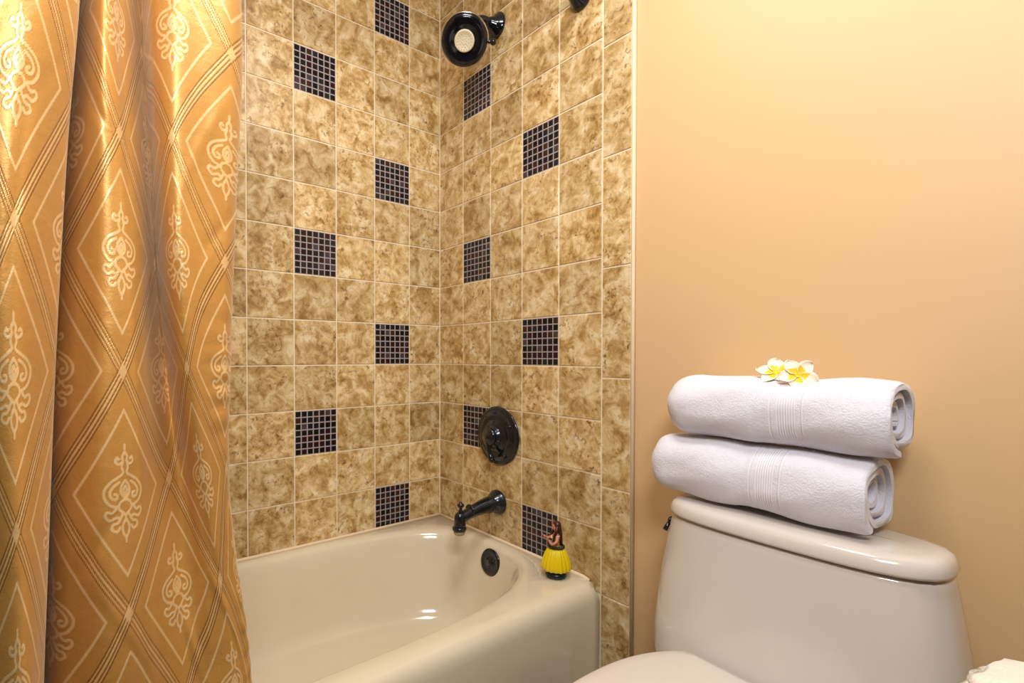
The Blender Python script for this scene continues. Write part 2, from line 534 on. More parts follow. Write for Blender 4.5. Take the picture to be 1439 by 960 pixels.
# ---------------------------------------------------------------- valve
vt = thing('shower_valve', 'round dark bronze shower valve plate with a lever handle on the tiled end wall', 'faucet', (0.343, -0.002, 0.712))
lob = lambda a, r, h: 1 + (0.016 * (max(0, cos(8 * a)) ** 8) if r > 0.088 else 0)
mb = MB(); mb.lathe([(0, 0), (0.100, 0), (0.102, 0.003), (0.100, 0.007), (0.092, 0.010), (0.088, 0.0085), (0.084, 0.0125), (0.074, 0.018), (0.066, 0.020), (0.058, 0.017), (0.052, 0.019), (0.046, 0.024), (0.040, 0.026)], (0, 0, 0), (0, -1, 0), 96, 0, lob)
mb.build('escutcheon', M['bronze'], vt)
mb = MB(); mb.lathe([(0.040, 0.020), (0.038, 0.028), (0.030, 0.032), (0.028, 0.038), (0.032, 0.042), (0.032, 0.048), (0.025, 0.053), (0.012, 0.055), (0.010, 0.058), (0, 0.059)], (0, 0, 0), (0, -1, 0), 40)
mb.build('hub', M['bronze'], vt)
mb = MB()
pts = catmull([(0.0, -0.042, -0.012), (0.002, -0.048, -0.036), (0.006, -0.046, -0.058), (0.010, -0.042, -0.074)], 5)
mb.tube(pts, [0.011 - 0.004 * smoothstep(0, 8, i) + 0.004 * smoothstep(9, 14, i) for i in range(len(pts))], 16)
mb.ball((0.011, -0.041, -0.078), 0.0105)
mb.build('lever_handle', M['bronze'], vt)
for a in (0.5, 2.2, 3.6, 5.3):
    mb = MB(); mb.lathe([(0, 0), (0.007, 0), (0.006, 0.004), (0, 0.005)], (0.079 * cos(a), -0.014, 0.079 * sin(a)), (0, -1, 0), 12)
    mb.build('screw_cap', M['bronze'], vt)

# ---------------------------------------------------------------- shower head
sh = thing('wall_shower', 'black round shower head with cream nozzle disc high on the tiled corner', 'shower head', (0.330, -0.002, 2.130))
mb = MB(); mb.lathe([(0, 0), (0.044, 0), (0.0445, 0.004), (0.040, 0.010), (0.030, 0.018), (0.022, 0.026), (0.018, 0.036), (0.013, 0.040)], (0, 0, 0), (0, -1, 0), 40)
mb.build('wall_flange', M['black'], sh)
mb = MB(); apts = catmull([(0, -0.02, 0.0), (0, -0.052, 0.004), (0, -0.078, -0.006), (0, -0.096, -0.026)], 6)
mb.tube(apts, 0.0115, 18); mb.ball((0, -0.098, -0.030), 0.020)
mb.build('shower_arm', M['black'], sh)
hn = Vector((0.47, -0.42, -0.62)).normalized()
hc = Vector((0.008, -0.150, -0.108))          # centre of the spray face
mb = MB(); L = 0.078
back = Vector((0, -0.100, -0.034)) - hc
depth = 0.062
mb.lathe([(0.016, -depth - 0.012), (0.018, -depth), (0.030, -depth + 0.010), (0.044, -depth + 0.022), (0.064, -0.030), (0.075, -0.020), (0.0775, -0.012)], hc, hn, 56)
mb.build('head_bell', M['black'], sh)
mb = MB(); mb.lathe([(0.0772, -0.013), (0.0795, -0.010), (0.0795, -0.002), (0.0765, 0.0015), (0.074, -0.001)], hc, hn, 56)
mb.build('chrome_rim', M['chrome'], sh)
mb = MB(); mb.lathe([(0, -0.006), (0.0755, -0.004), (0.074, 0.003), (0.060, 0.0065), (0.042, 0.0045), (0.034, 0.002), (0.030, 0.002)], hc, hn, 56)
mb.build('face_ring', M['black'], sh)
mb = MB(); mb.lathe([(0, -0.004), (0.032, -0.002), (0.033, 0.006), (0.029, 0.009), (0.026, 0.007), (0.010, 0.008), (0, 0.008)], hc, hn, 40)
q = Vector((0, 0, 1)).rotation_difference(hn)
for rr, n_ in ((0.008, 6), (0.016, 10), (0.023, 16)):
    for i in range(n_):
        a = 2 * pi * i / n_; p = hc + q @ Vector((rr * cos(a), rr * sin(a), 0.0075)); mb.lathe([(0, 0), (0.0016, 0), (0.0011, 0.0022), (0, 0.0024)], p, hn, 6)
mb.build('nozzle_disc', M['nozzle'], sh)
side = (hn.cross(Vector((0, 0, 1)))).normalized()
if side.y < 0: side = -side
kp = hc + side * 0.074 - hn * 0.012 + Vector((0, 0, -0.012))
mb = MB(); mb.tube([kp - side * 0.012, kp + side * 0.008, kp + side * 0.018], [0.006, 0.006, 0.005], 14); mb.ball(kp + side * 0.020 + Vector((0, 0, -0.002)), 0.0105)
mb.build('spray_lever', M['black'], sh)

# ---------------------------------------------------------------- curtain rod
rod = thing('curtain_rod', 'dark metal shower curtain rod with a bell flange on the tiled end wall', 'curtain rod', (0.685, -0.002, 2.022))
mb = MB(); mb.lathe([(0, 0), (0.036, 0), (0.037, 0.004), (0.033, 0.012), (0.026, 0.024), (0.021, 0.036), (0.019, 0.042), (0.014, 0.044)], (0, 0, 0), (0, -1, 0), 36)
mb.build('flange', M['black'], rod)
mb = MB(); mb.tube([(0, -0.02, 0), (0, -0.7, 0), (0, -1.505, 0)], 0.0125, 20); mb.build('tube', M['black'], rod)
mb = MB(); mb.lathe([(0, 0), (0.036, 0), (0.037, 0.004), (0.033, 0.012), (0.026, 0.024), (0.019, 0.030)], (0, -1.526, 0), (0, 1, 0), 36)
mb.build('flange', M['black'], rod)

# ---------------------------------------------------------------- shower curtain
W, PH = 0.19, 0.331
CURT = {
 1.490: [(-2.30,0.8400,-1.3156), (-1.90,0.8800,-1.2761), (-1.50,0.8900,-1.2308), (-1.10,0.8500,-1.1873), (-0.97,0.8200,-1.1812), (-0.80,0.7700,-1.1901), (-0.60,0.7400,-1.1901), (-0.45,0.7550,-1.1788), (-0.20,0.7850,-1.1584), (0.00,0.7800,-1.1416), (0.20,0.7500,-1.1274), (0.40,0.7150,-1.1117), (0.55,0.7000,-1.1006), (0.68,0.7200,-1.0988), (0.80,0.7650,-1.0952), (1.00,0.7900,-1.0733), (1.25,0.7850,-1.0368), (1.50,0.7750,-0.9879), (1.62,0.7500,-0.9659), (1.75,0.7150,-0.9637)],
 1.245: [(-2.30,0.8450,-1.3147), (-1.90,0.8900,-1.2805), (-1.50,0.9050,-1.2401), (-1.10,0.8600,-1.2013), (-0.97,0.8300,-1.1974), (-0.80,0.7750,-1.2056), (-0.60,0.7450,-1.2061), (-0.45,0.7700,-1.1941), (-0.20,0.8000,-1.1638), (0.00,0.7950,-1.1392), (0.20,0.7650,-1.1197), (0.40,0.7300,-1.1017), (0.55,0.7100,-1.0909), (0.68,0.7300,-1.0893), (0.80,0.7700,-1.0884), (1.00,0.8000,-1.0766), (1.25,0.8000,-1.0445), (1.50,0.7800,-0.9977), (1.62,0.7500,-0.9761), (1.75,0.7100,-0.9719)],
 1.005: [(-2.30,0.8500,-1.3139), (-1.90,0.8950,-1.2826), (-1.50,0.9100,-1.2444), (-1.10,0.8700,-1.2125), (-0.97,0.8350,-1.2101), (-0.80,0.7800,-1.2174), (-0.60,0.7550,-1.2182), (-0.45,0.7800,-1.2077), (-0.20,0.8100,-1.1696), (0.00,0.8000,-1.1395), (0.20,0.7750,-1.1170), (0.40,0.7400,-1.0952), (0.55,0.7200,-1.0782), (0.68,0.7350,-1.0753), (0.80,0.7750,-1.0740), (1.00,0.8000,-1.0626), (1.25,0.8000,-1.0376), (1.50,0.7800,-0.9998), (1.62,0.7500,-0.9839), (1.75,0.7100,-0.9812)],
 0.760: [(-2.30,0.8550,-1.3158), (-1.90,0.9000,-1.2846), (-1.50,0.9150,-1.2428), (-1.10,0.8800,-1.2206), (-0.97,0.8400,-1.2195), (-0.80,0.7850,-1.2260), (-0.60,0.7650,-1.2254), (-0.45,0.7900,-1.2112), (-0.20,0.8200,-1.1699), (0.00,0.8100,-1.1377), (0.20,0.7900,-1.1131), (0.40,0.7650,-1.0887), (0.55,0.7500,-1.0675), (0.68,0.7500,-1.0516), (0.80,0.7650,-1.0421), (1.00,0.7850,-1.0277), (1.25,0.7850,-1.0083), (1.50,0.7650,-0.9941), (1.62,0.7400,-0.9860), (1.75,0.7000,-0.9811)],
 0.520: [(-2.30,0.8600,-1.3150), (-1.90,0.9050,-1.2850), (-1.50,0.9200,-1.2413), (-1.10,0.8850,-1.2279), (-0.97,0.8500,-1.2271), (-0.80,0.7950,-1.2327), (-0.60,0.7800,-1.2306), (-0.45,0.8000,-1.2153), (-0.20,0.8300,-1.1679), (0.00,0.8250,-1.1330), (0.20,0.8100,-1.1064), (0.40,0.7950,-1.0777), (0.55,0.7850,-1.0573), (0.68,0.7850,-1.0417), (0.80,0.7900,-1.0227), (1.00,0.8000,-0.9940), (1.25,0.7900,-0.9776), (1.50,0.7650,-0.9665), (1.62,0.7400,-0.9633), (1.75,0.7000,-0.9599)],
}


def spline_eval(xs, Y, xq):
    """Catmull-Rom / Hermite through (xs, Y[..., i]); xs ascending"""
    xs = np.array(xs, float); Y = np.array(Y, float)
    m = np.zeros_like(Y)
    m[1:-1] = (Y[2:] - Y[:-2]) / (xs[2:] - xs[:-2]).reshape(-1, *([1] * (Y.ndim - 1)))
    m[0] = (Y[1] - Y[0]) / (xs[1] - xs[0]); m[-1] = (Y[-1] - Y[-2]) / (xs[-1] - xs[-2])
    i = np.clip(np.searchsorted(xs, xq, side='right') - 1, 0, len(xs) - 2)
    h = xs[i + 1] - xs[i]; t = (xq - xs[i]) / h
    sh_ = (-1,) + (1,) * (Y.ndim - 1); t = t.reshape(sh_); h = h.reshape(sh_)
    return ((2 * t**3 - 3 * t**2 + 1) * Y[i] + (t**3 - 2 * t**2 + t) * h * m[i] + (-2 * t**3 + 3 * t**2) * Y[i + 1] + (t**3 - t**2) * h * m[i + 1])


lv = {z: np.array([(x, y) for _, x, y in CURT[z]]) for z in CURT}
us = [c[0] for c in CURT[1.005]]
for z_, a_ in lv.items():
    for i_, d_ in ((5, 0.025), (6, 0.035), (7, 0.012), (11, 0.012), (12, 0.022), (13, 0.018)):
        a_[i_, 0] -= d_ * (1 if i_ < 9 or z_ > 0.9 else 0.5)
low = lv[0.52].copy(); low[:, 0] = 0.822 + 0.5 * (low[:, 0] - 0.80)
low2 = low.copy(); low2[:, 0] += 0.012
mid = lv[0.52].copy(); mid[:, 0] = np.where(mid[:, 0] < 0.79, 0.5 * mid[:, 0] + 0.5 * 0.79, mid[:, 0])
top = lv[1.49].copy(); top[:, 0] = 0.715 + 0.45 * (top[:, 0] - 0.79)
levz = [0.10, 0.36, 0.52, 0.76, 1.005, 1.245, 1.49, 1.985]
levY = np.stack([low2, low, lv[0.52], lv[0.76], lv[1.005], lv[1.245], lv[1.49], top])
zq = np.concatenate([np.arange(0.10, 0.44, 0.008), np.arange(0.44, 1.56, 0.0019), np.arange(1.56, 1.985, 0.01)])
uq = np.linspace(us[0], us[-1], 470)
rowsP = spline_eval(levz, levY, zq)                                      # (nz, nctl, 2)
surf = spline_eval(us, np.transpose(rowsP, (1, 0, 2)), uq)              # (nu, nz, 2)
surf = np.transpose(surf, (1, 0, 2))
U = np.tile(uq, (len(zq), 1)); Z = np.tile(zq[:, None], (1, len(uq)))
# soft secondary creases
r0 = np.random.RandomState(3)
dx = np.zeros_like(U)
for _ in range(26):
    fu = r0.uniform(0.5, 6); fz = r0.uniform(-9, 9); ph = r0.uniform(0, 6.28)
    dx += 0.0021 / (0.6 + 0.25 * fu) * np.sin(fu * 2 * U + fz * Z + ph)
dx += 0.004 * np.exp(-((U - 0.05 - 0.15 * (1.5 - Z)) / 0.06) ** 2) * np.clip((Z - 1.1) / 0.3, -1, 1) * -1
edge = np.clip((U - 1.2) / 0.4, 0, 1)
dx += edge * 0.0022 * np.sin(Z * 95 + 8 * np.sin(Z * 13)) * np.clip((1.1 - Z) / 0.2, 0, 1)
for _ in range(34):   # short pinched creases
    uc = r0.uniform(-2.0, 1.6); zc = r0.uniform(0.4, 1.5); sl = r0.uniform(-0.9, 0.9); ln = r0.uniform(0.04, 0.13)
    pu = (U - uc) * W; pz = Z - zc; ca_, sa_ = 1 / sqrt(1 + sl * sl), sl / sqrt(1 + sl * sl)
    al = pz * ca_ + pu * sa_; pe = pu * ca_ - pz * sa_
    dx += r0.uniform(-0.0030, 0.0034) * np.exp(-(al / ln) ** 2 - (pe / 0.009) ** 2)
surf[..., 0] += dx
Zp = Z + 0.003 * np.sin(U * 3 + Z * 4)


def weave_map(U, Zc):
    a = U; b = (Zc - 0.967) / PH
    D1 = np.abs(((a + b + 0.5) % 1) - 0.5); D2 = np.abs(((a - b + 0.5) % 1) - 0.5)
    val = np.full(U.shape, 0.5)
    ss = lambda x, w: np.clip(0.5 - x / w, 0, 1)

    def blend(mask, target):
        nonlocal val
        val = val * (1 - mask) + target * mask
    w = 0.007
    for D, O in ((D1, D2), (D2, D1)):
        inb = ss(D - 0.046, w)
        dark = np.maximum(ss(np.abs(D - 0.041) - 0.006, w), ss(np.abs(D - 0.016) - 0.006, w))
        blend(inb, 0.90); blend(dark, 0.0)
    both = ss(np.maximum(D1, D2) - 0.040, w)
    blend(both, 0.86)
    m = np.minimum(D1, D2)
    blend(ss(np.abs(m - 0.158) - 0.0095, 0.008), 1.0)
    # ornament in the middle of every lozenge
    p = (D1 > 0.2) & (D2 > 0.2)
    # lozenge centre: a+b and a-b both half integers
    A = np.floor(a + b) + 0.5; B = np.floor(a - b) + 0.5
    ca = (A + B) / 2; cb = (A - B) / 2
    ox = np.abs(a - ca) * W * 1000; oy = (b - cb) * PH * 1000
    strokes = [
        [(0, 66), (0, 60)], [(0, 57), (4, 50), (3, 44), (9, 40), (14, 44), (12, 49), (9, 47)],
        [(3, 44), (5, 36), (3, 28), (12, 22), (22, 16), (29, 6), (28, -5), (21, -14), (12, -17)],
        [(9, 16), (18, 10), (22, 2), (19, -5), (13, -6), (12, -1), (16, 1)],
        [(0, 18), (6, 10), (7, 2), (3, -4), (0, -6)], [(0, 10), (3, 4), (0, -2)],
        [(0, -8), (8, -12), (10, -20), (4, -26), (0, -30)],
        [(12, -17), (19, -24), (26, -22), (28, -28), (22, -34), (14, -31), (8, -34)],
        [(4, -26), (11, -38), (18, -40), (20, -46), (13, -50), (9, -45)],
        [(0, -34), (5, -44), (4, -54), (0, -60)], [(0, -60), (0, -66)],
    ]
    sel = np.where((ox < 34) & (np.abs(oy) < 72))
    px, py = ox[sel], oy[sel]
    d = np.full(px.shape, 99.0)
    for st in strokes:
        pts = np.array(catmull(st, 4)) if len(st) > 2 else np.array(st, float)
        for (x0, y0), (x1, y1) in zip(pts[:-1], pts[1:]):
            vx, vy = x1 - x0, y1 - y0
            t = np.clip(((px - x0) * vx + (py - y0) * vy) / (vx * vx + vy * vy + 1e-9), 0, 1)
            d = np.minimum(d, np.hypot(px - x0 - t * vx, py - y0 - t * vy))
    lm = np.clip(0.5 - (d - 2.0) / 1.4, 0, 1)
    dm = np.clip(0.5 - (np.abs(d - 3.0) - 0.5) / 1.2, 0, 1) * 0.6
    v = val[sel]; v = v * (1 - dm) + 0.22 * dm; v = v * (1 - lm) + 0.97 * lm
    val[sel] = v
    return val


weave = weave_map(U, Z)
nz, nu = U.shape
verts = np.stack([surf[..., 0], surf[..., 1], Zp], -1).reshape(-1, 3)
idx = np.arange(nz * nu).reshape(nz, nu)
quads = np.stack([idx[:-1, :-1], idx[:-1, 1:], idx[1:, 1:], idx[1:, :-1]], -1).reshape(-1, 4)
me = bpy.data.meshes.new('shower_curtain')
me.vertices.add(len(verts)); me.vertices.foreach_set('co', verts.astype(np.float32).ravel())
me.loops.add(quads.size); me.loops.foreach_set('vertex_index', quads.ravel().astype(np.int32))
me.polygons.add(len(quads)); me.polygons.foreach_set('loop_start', np.arange(0, quads.size, 4, dtype=np.int32))
me.update(calc_edges=True)
me.polygons.foreach_set('use_smooth', np.ones(len(quads), dtype=bool))
at = me.attributes.new('weave', 'FLOAT', 'POINT'); at.data.foreach_set('value', weave.astype(np.float32).ravel())
me.materials.append(M['damask'])
curt = bpy.data.objects.new('shower_curtain', me); C.objects.link(curt)
sol = curt.modifiers.new('thickness', 'SOLIDIFY'); sol.thickness = 0.0012; sol.offset = 0
tag(curt, 'gold damask shower curtain with lozenge pattern hanging in folds beside the tub', 'curtain')
for i, y in enumerate((-1.30, -1.22, -1.145, -1.075, -0.985)):
    mb = MB(); pts = [(0, 0.0225 * cos(a), 0.0225 * sin(a) * 1.25) for a in np.linspace(0, 2 * pi, 25)[:-1]]
    R = []
    for k in range(24):
        a = 2 * pi * k / 24; ring = []
        for j in range(8):
            b = 2 * pi * j / 8; r = 0.024 + 0.0022 * cos(b)
            ring.append((r * cos(a), 0.0022 * sin(b), r * sin(a) * 1.2))
        R.append(ring)
    R.append(R[0]); mb.rings(R, 0, False, False)
    o = mb.build('curtain_ring', M['chrome'], loc=(0.685, y, 2.008))
    tag(o, 'metal curtain ring on the shower rod', 'curtain ring', 'curtain rings on the rod')

# ---------------------------------------------------------------- toilet
TCX = 1.247
to = thing('toilet', 'bone coloured one-piece toilet with closed seat against the peach wall', 'toilet', (TCX, -0.10, 0), radians(-2.5))


def sec(w, yb, yf, z, n=72, eb=2.7, ef=4.2, bow=0.012, cx=0.0):
    """rounded section, toilet coordinates: y = 0 is the tank middle"""
    ring = []; ym = (yb + yf) / 2 + 0.01
    for i in range(n):
        a = 2 * pi * i / n; c, s_ = cos(a), sin(a)
        e = eb if s_ > 0 else ef; b = (yb - ym) if s_ > 0 else (ym - yf)
        t = (abs(c / w) ** e + abs(s_ / b) ** e) ** (-1 / e)
        x = c * t; y = ym + s_ * t
        if s_ < 0: y += bow * (x / w) ** 2 * 1.0
        ring.append((cx + x, y, z))
    return ring


mb = MB()
R = [sec(0.150, 0.060, -0.16, 0.0, ef=3), sec(0.145, 0.055, -0.15, 0.12, ef=3), sec(0.17, 0.060, -0.155, 0.22, ef=3.2), sec(0.222, 0.066, -0.150, 0.31), sec(0.237, 0.072, -0.140, 0.37),
     sec(0.2395, 0.075, -0.132, 0.42), sec(0.2375, 0.078, -0.124, 0.47), sec(0.232, 0.080, -0.117, 0.53), sec(0.2225, 0.081, -0.111, 0.59), sec(0.2145, 0.082, -0.107, 0.636), sec(0.2125, 0.082, -0.106, 0.647), sec(0.209, 0.079, -0.103, 0.651)]
mb.rings(R); mb.build('tank', M['toilet'], to)
mb = MB()
R = [sec(0.208, 0.079, -0.102, 0.6535), sec(0.2155, 0.085, -0.110, 0.6555), sec(0.2165, 0.086, -0.111, 0.660), sec(0.2135, 0.0845, -0.108, 0.672), sec(0.210, 0.082, -0.105, 0.6785), sec(0.204, 0.076, -0.099, 0.6825), sec(0.19, 0.064, -0.087, 0.6843), sec(0.16, 0.046, -0.069, 0.6852), sec(0.12, 0.026, -0.049, 0.6856), sec(0.06, 0.008, -0.028, 0.6858)]
mb.rings(R); mb.build('tank_lid', M['toilet'], to)


def bowl_ring(w, yb, yf, z, n=72, e=2.25, back=0.72):
    """egg outline: back at yb, tip at yf"""
    ring = []; ym = yf + (yb - yf) * 0.46
    for i in range(n):
        a = 2 * pi * i / n; c, s_ = cos(a), sin(a)
        b = (yb - ym) if s_ > 0 else (ym - yf); ee = 3.2 if s_ > 0 else e
        t = (abs(c / w) ** ee + abs(s_ / b) ** ee) ** (-1 / ee)
        ring.append((c * t, ym + s_ * t, z))
    return ring


mb = MB()
R = [bowl_ring(0.115, -0.10, -0.46, 0.0), bowl_ring(0.11, -0.10, -0.45, 0.05), bowl_ring(0.105, -0.10, -0.44, 0.14), bowl_ring(0.12, -0.08, -0.50, 0.22), bowl_ring(0.160, -0.06, -0.57, 0.31), bowl_ring(0.188, -0.05, -0.60, 0.365), bowl_ring(0.196, -0.05, -0.608, 0.382), bowl_ring(0.194, -0.05, -0.606, 0.388)]
mb.rings(R); mb.build('bowl', M['toilet'], to)


def slab(outline_fn, z0, z1, r):
    R = [outline_fn(-r, z0), outline_fn(0, z0 + r * 0.6), outline_fn(0, z1 - r), outline_fn(-r * 0.35, z1 - r * 0.35), outline_fn(-r, z1), outline_fn(-r * 4, z1 + 0.0015), outline_fn(-r * 12, z1 + 0.003)]
    return R


def seat_outline(w, yb, yf, wb):
    def fn(ins, z, n=90):
        ring = []; W_ = w + ins; YB = yb + ins * 0.5; YF = yf - ins; WB = wb + ins
        ym = yf + (yb - yf) * 0.50
        for i in range(n):
            a = 2 * pi * i / n; c, s_ = cos(a), sin(a)
            if s_ <= 0:
                t = (abs(c / W_) ** 2.2 + abs(s_ / (ym - YF)) ** 2.2) ** (-1 / 2.2); ring.append((c * t, ym + s_ * t, z))
            else:
                # taper from the full width to a straight back edge
                t = (abs(c / W_) ** 2.4 + abs(s_ / ((YB - ym) * 1.22)) ** 2.4) ** (-1 / 2.4)
                x, y = c * t, s_ * t
                if y > YB - ym: k = (YB - ym) / y; x, y = x * k, YB - ym
                ring.append((x, ym + y, z))
        return ring
    return fn


mb = MB(); mb.rings(slab(seat_outline(0.194, -0.132, -0.600, 0.15), 0.387, 0.401, 0.005)); mb.build('seat', M['seat'], to)
mb = MB(); mb.rings(slab(seat_outline(0.184, -0.142, -0.590, 0.13), 0.403, 0.418, 0.006)); mb.build('seat_lid', M['seat'], to)
for sx in (-1, 1):
    mb = MB(); mb.tube([(sx * 0.07 - 0.018, -0.128, 0.396), (sx * 0.07 + 0.018, -0.128, 0.396)], 0.008, 14); mb.build('hinge', M['seat'], to)
mb = MB(); mb.lathe([(0, 0), (0.010, 0), (0.009, 0.006), (0, 0.007)], (-0.2135, -0.040, 0.625), (-1, 0, 0), 18)
mb.tube([(-0.2195, -0.040, 0.622), (-0.2205, -0.048, 0.616), (-0.2215, -0.056, 0.606)], [0.004, 0.0045, 0.005], 12)
mb.build('flush_lever', M['bronze'], to)


# ---------------------------------------------------------------- rolled towels
def towel(name, label, x0, x1, yc, zc, ry, rz, turns, pitch, th, seed, yaw, start, sag=0.0, skew=0.0, lean=0.0, inner=0.16):
    r = random.Random(seed)
    root = thing(name, label, 'towel', ((x0 + x1) / 2, yc, zc - rz), yaw, 'rolled white towels on the toilet tank')
    L_ = x1 - x0; NS = 90; NT_ = 190
    ph = [r.uniform(0, 6.28) for _ in range(8)]

    def centre(t, sx):   # t 0..1 from the outer end inwards; unit coordinates
        ang = start + t * turns * 2 * pi
        tau = t * turns; fl = math.floor(tau)
        rad = 1 - th * 0.5 - pitch * (fl + smoothstep(0.70, 1.0, tau - fl))
        w = (0.02 * sin(3 * ang + ph[0]) + 0.03 * sin(2 * ang + ph[1])) * smoothstep(0.35, 1.0, t)
        return ang, rad + w

    def pt(ang, rad):
        c, s_ = cos(ang), sin(ang)
        e = 2.35; k = (abs(c) ** e + abs(s_) ** e) ** (-1 / e)
        return -rad * k * c, rad * k * s_
    R = []
    for i in range(NS + 1):
        f = i / NS; x = -L_ / 2 + L_ * f
        endl = 1 - 0.20 * (1 - min(1, f / 0.10)) ** 2.2
        endr = 1 - 0.05 * (1 - min(1, (1 - f) / 0.03)) ** 2
        k = endl * endr * (1 + 0.025 * sin(5 * f * pi + ph[2]) + 0.015 * sin(11 * f + ph[3]))
        band = 0.985 if 0.46 < f < 0.53 else 1.0
        ring = []
        outer = []; inn = []
        for j in range(NT_ + 1):
            t = j / NT_; ang, rad = centre(t, f)
            wob = 1 + 0.012 * sin(4 * ang + 9 * f + ph[4]) + 0.010 * sin(7 * ang - 14 * f + ph[5])
            h = th * 0.5 * (1 - 0.5 * (t > 0.985))
            o_ = pt(ang, (rad + h) * wob * band); i_ = pt(ang, (rad - h * 0.86) * wob)
            outer.append(o_); inn.append(i_)
        e0 = pt(start - 0.06, (1 - th * 0.5))
        loop = [e0] + outer + [pt(centre(1, f)[0] + 0.12, centre(1, f)[1])] + inn[::-1]
        tt = [0] + [j / NT_ for j in range(NT_ + 1)] + [1] + [j / NT_ for j in range(NT_ + 1)][::-1]
        for (a, b), t_ in zip(loop, tt):
            y = a * ry * k; z = b * rz * k
            z = z + rz                            # bottom at 0
            z = max(z, 0.0015 + 0.0 * f)
            ring.append((x - 0.014 * smoothstep(0.15, 1.0, t_) * (f - 0.5) * 2 * smoothstep(0.3, 0.5, abs(f - 0.5)) + 0.003 * sin(5 * a + 3 * b) * (f - 0.5), y, z + sag * (4 * (f - 0.5) ** 2 - 0.3) * (b > 0) * b))
        R.append(ring)
    mb = MB(); mb.rings(R, 0, True, True)
    # towel cloth
    o = mb.build('rolled_cloth', M['towel'], root)
    # fan caps are concave: triangulate well
    bm = bmesh.new(); bm.from_mesh(o.data)
    big = [f_ for f_ in bm.faces if len(f_.verts) > 4]
    bmesh.ops.triangulate(bm, faces=big, ngon_method='EAR_CLIP'); bm.to_mesh(o.data); bm.free()
    auto_smooth(o, 55)
    # raised woven border bands
    return root


def towel_band(root, L_, xs, ry, rz, col):
    pass


t1 = towel('rolled_towel', 'rolled white terry towel lying directly on the toilet tank lid, lower of the two', 1.000, 1.372, -0.100, 0.6858 + 0.066, 0.079, 0.066, 3.0, 0.245, 0.17, 3, radians(-3.0), radians(-55), 0.0)
t2 = towel('rolled_towel', 'rolled white terry towel on top of the other towel, carrying the blossoms', 1.035, 1.398, -0.098, 0.8190 + 0.0635, 0.078, 0.0635, 2.8, 0.25, 0.165, 8, radians(-2.0), radians(-80), 0.0, 0.0)

# ---------------------------------------------------------------- blossoms


def blossom(loc, nrm, spin, scale, label):
    root = thing('plumeria_blossom', label, 'flower', loc, 0, 'blossoms on the towel')
    root.rotation_mode = 'QUATERNION'
    root.rotation_quaternion = Vector((0, 0, 1)).rotation_difference(Vector(nrm).normalized()) @ Matrix.Rotation(spin, 3, 'Z').to_quaternion()
    for p in range(5):
        a0 = 2 * pi * p / 5; vs = []; nu_, nv_ = 10, 8; fs = []; mis = []
        ca, sa = cos(a0), sin(a0)
        mb = MB()
        for i in range(nu_ + 1):
            t = i / nu_; wd = 0.0125 * (sin(pi * min(1, t * 0.97 + 0.03) ** 0.85) ** 0.65) + 0.0015 * (1 - t)
            for j in range(nv_ + 1):
                s_ = j / nv_ * 2 - 1
                lx = 0.002 + 0.030 * t; ly = wd * s_ + 0.006 * t
                lz = 0.010 * t ** 1.1 - 0.010 * t ** 3 + 0.004 * s_ * s_ * (0.4 + t) + 0.002 * s_
                vs.append(((ca * lx - sa * ly) * scale, (sa * lx + ca * ly) * scale, (lz + 0.006) * scale))
        for i in range(nu_):
            for j in range(nv_):
                q_ = i * (nv_ + 1) + j
                mb.f.append((q_, q_ + 1, q_ + nv_ + 2, q_ + nv_ + 1)); mb.mi.append(1 if i < 4 and 1 <= j <= 6 else 0); mb.smooth.append(True); mb.tone.append((0, 0, 0))
        mb.v = vs
        o = mb.build('petal', [M['petal'], M['petaly']], root)
        so = o.modifiers.new('thickness', 'SOLIDIFY'); so.thickness = 0.0008
    mb = MB(); mb.lathe([(0, -0.014), (0.0022, -0.014), (0.0028, -0.004), (0.0045, 0.004), (0.0055, 0.009), (0.003, 0.0085), (0, 0.007)], (0, 0, 0), (0, 0, 1), 14)
    for k in range(len(mb.v)): mb.v[k] = tuple(c * scale for c in mb.v[k])
    mb.build('flower_throat', M['petaly'], root)
    return root


TOPZ = 0.8190 + 0.121
blossom((1.222, -0.112, TOPZ + 0.010), (0.05, -0.62, 0.62), 0.35, 1.05, 'cream blossom with yellow heart leaning left on the upper towel')
blossom((1.260, -0.128, TOPZ + 0.010), (0.35, -0.90, 0.35), 1.0, 0.98, 'cream blossom with bright yellow heart, right one on the upper towel')

# ---------------------------------------------------------------- figurine
fx, fy = 0.655, -0.068
fg = thing('dancer_figurine', 'small figurine of a dancer in a yellow skirt on the tub corner', 'figurine', (fx, fy, 0.3502), radians(-35))
mb = MB(); mb.lathe([(0, 0), (0.027, 0), (0.030, 0.004), (0.0295, 0.010), (0.026, 0.015), (0.018, 0.018), (0, 0.019)], n=36); mb.build('base', M['dgreen'], fg)
mb = MB()
for sx in (-1, 1): mb.tube([(sx * 0.007, -0.002, 0.016), (sx * 0.008, 0, 0.03), (sx * 0.009, 0, 0.05), (sx * 0.009, 0, 0.075)], [0.0045, 0.005, 0.006, 0.007], 12)
mb.build('legs', M['skin'], fg)
pl = lambda a, r, h: 1 + (0.045 * sin(18 * a) + 0.03 * sin(7 * a + 1)) * (1 if r > 0.02 else 0)
mb = MB(); mb.lathe([(0.006, 0.086), (0.017, 0.086), (0.024, 0.080), (0.031, 0.068), (0.037, 0.052), (0.0405, 0.036), (0.041, 0.026), (0.039, 0.0235), (0.034, 0.026), (0.026, 0.045), (0.006, 0.07)], n=108, mod=pl); mb.build('skirt', M['skirt'], fg)
mb = MB()
for i in range(22):
    a = 2 * pi * i / 22; mb.ball((0.0205 * cos(a), 0.0205 * sin(a), 0.0875 + 0.001 * (i % 2)), 0.0048, 0, 8, (1, 1, 0.9))
mb.build('waist_garland', M['dgreen'], fg)
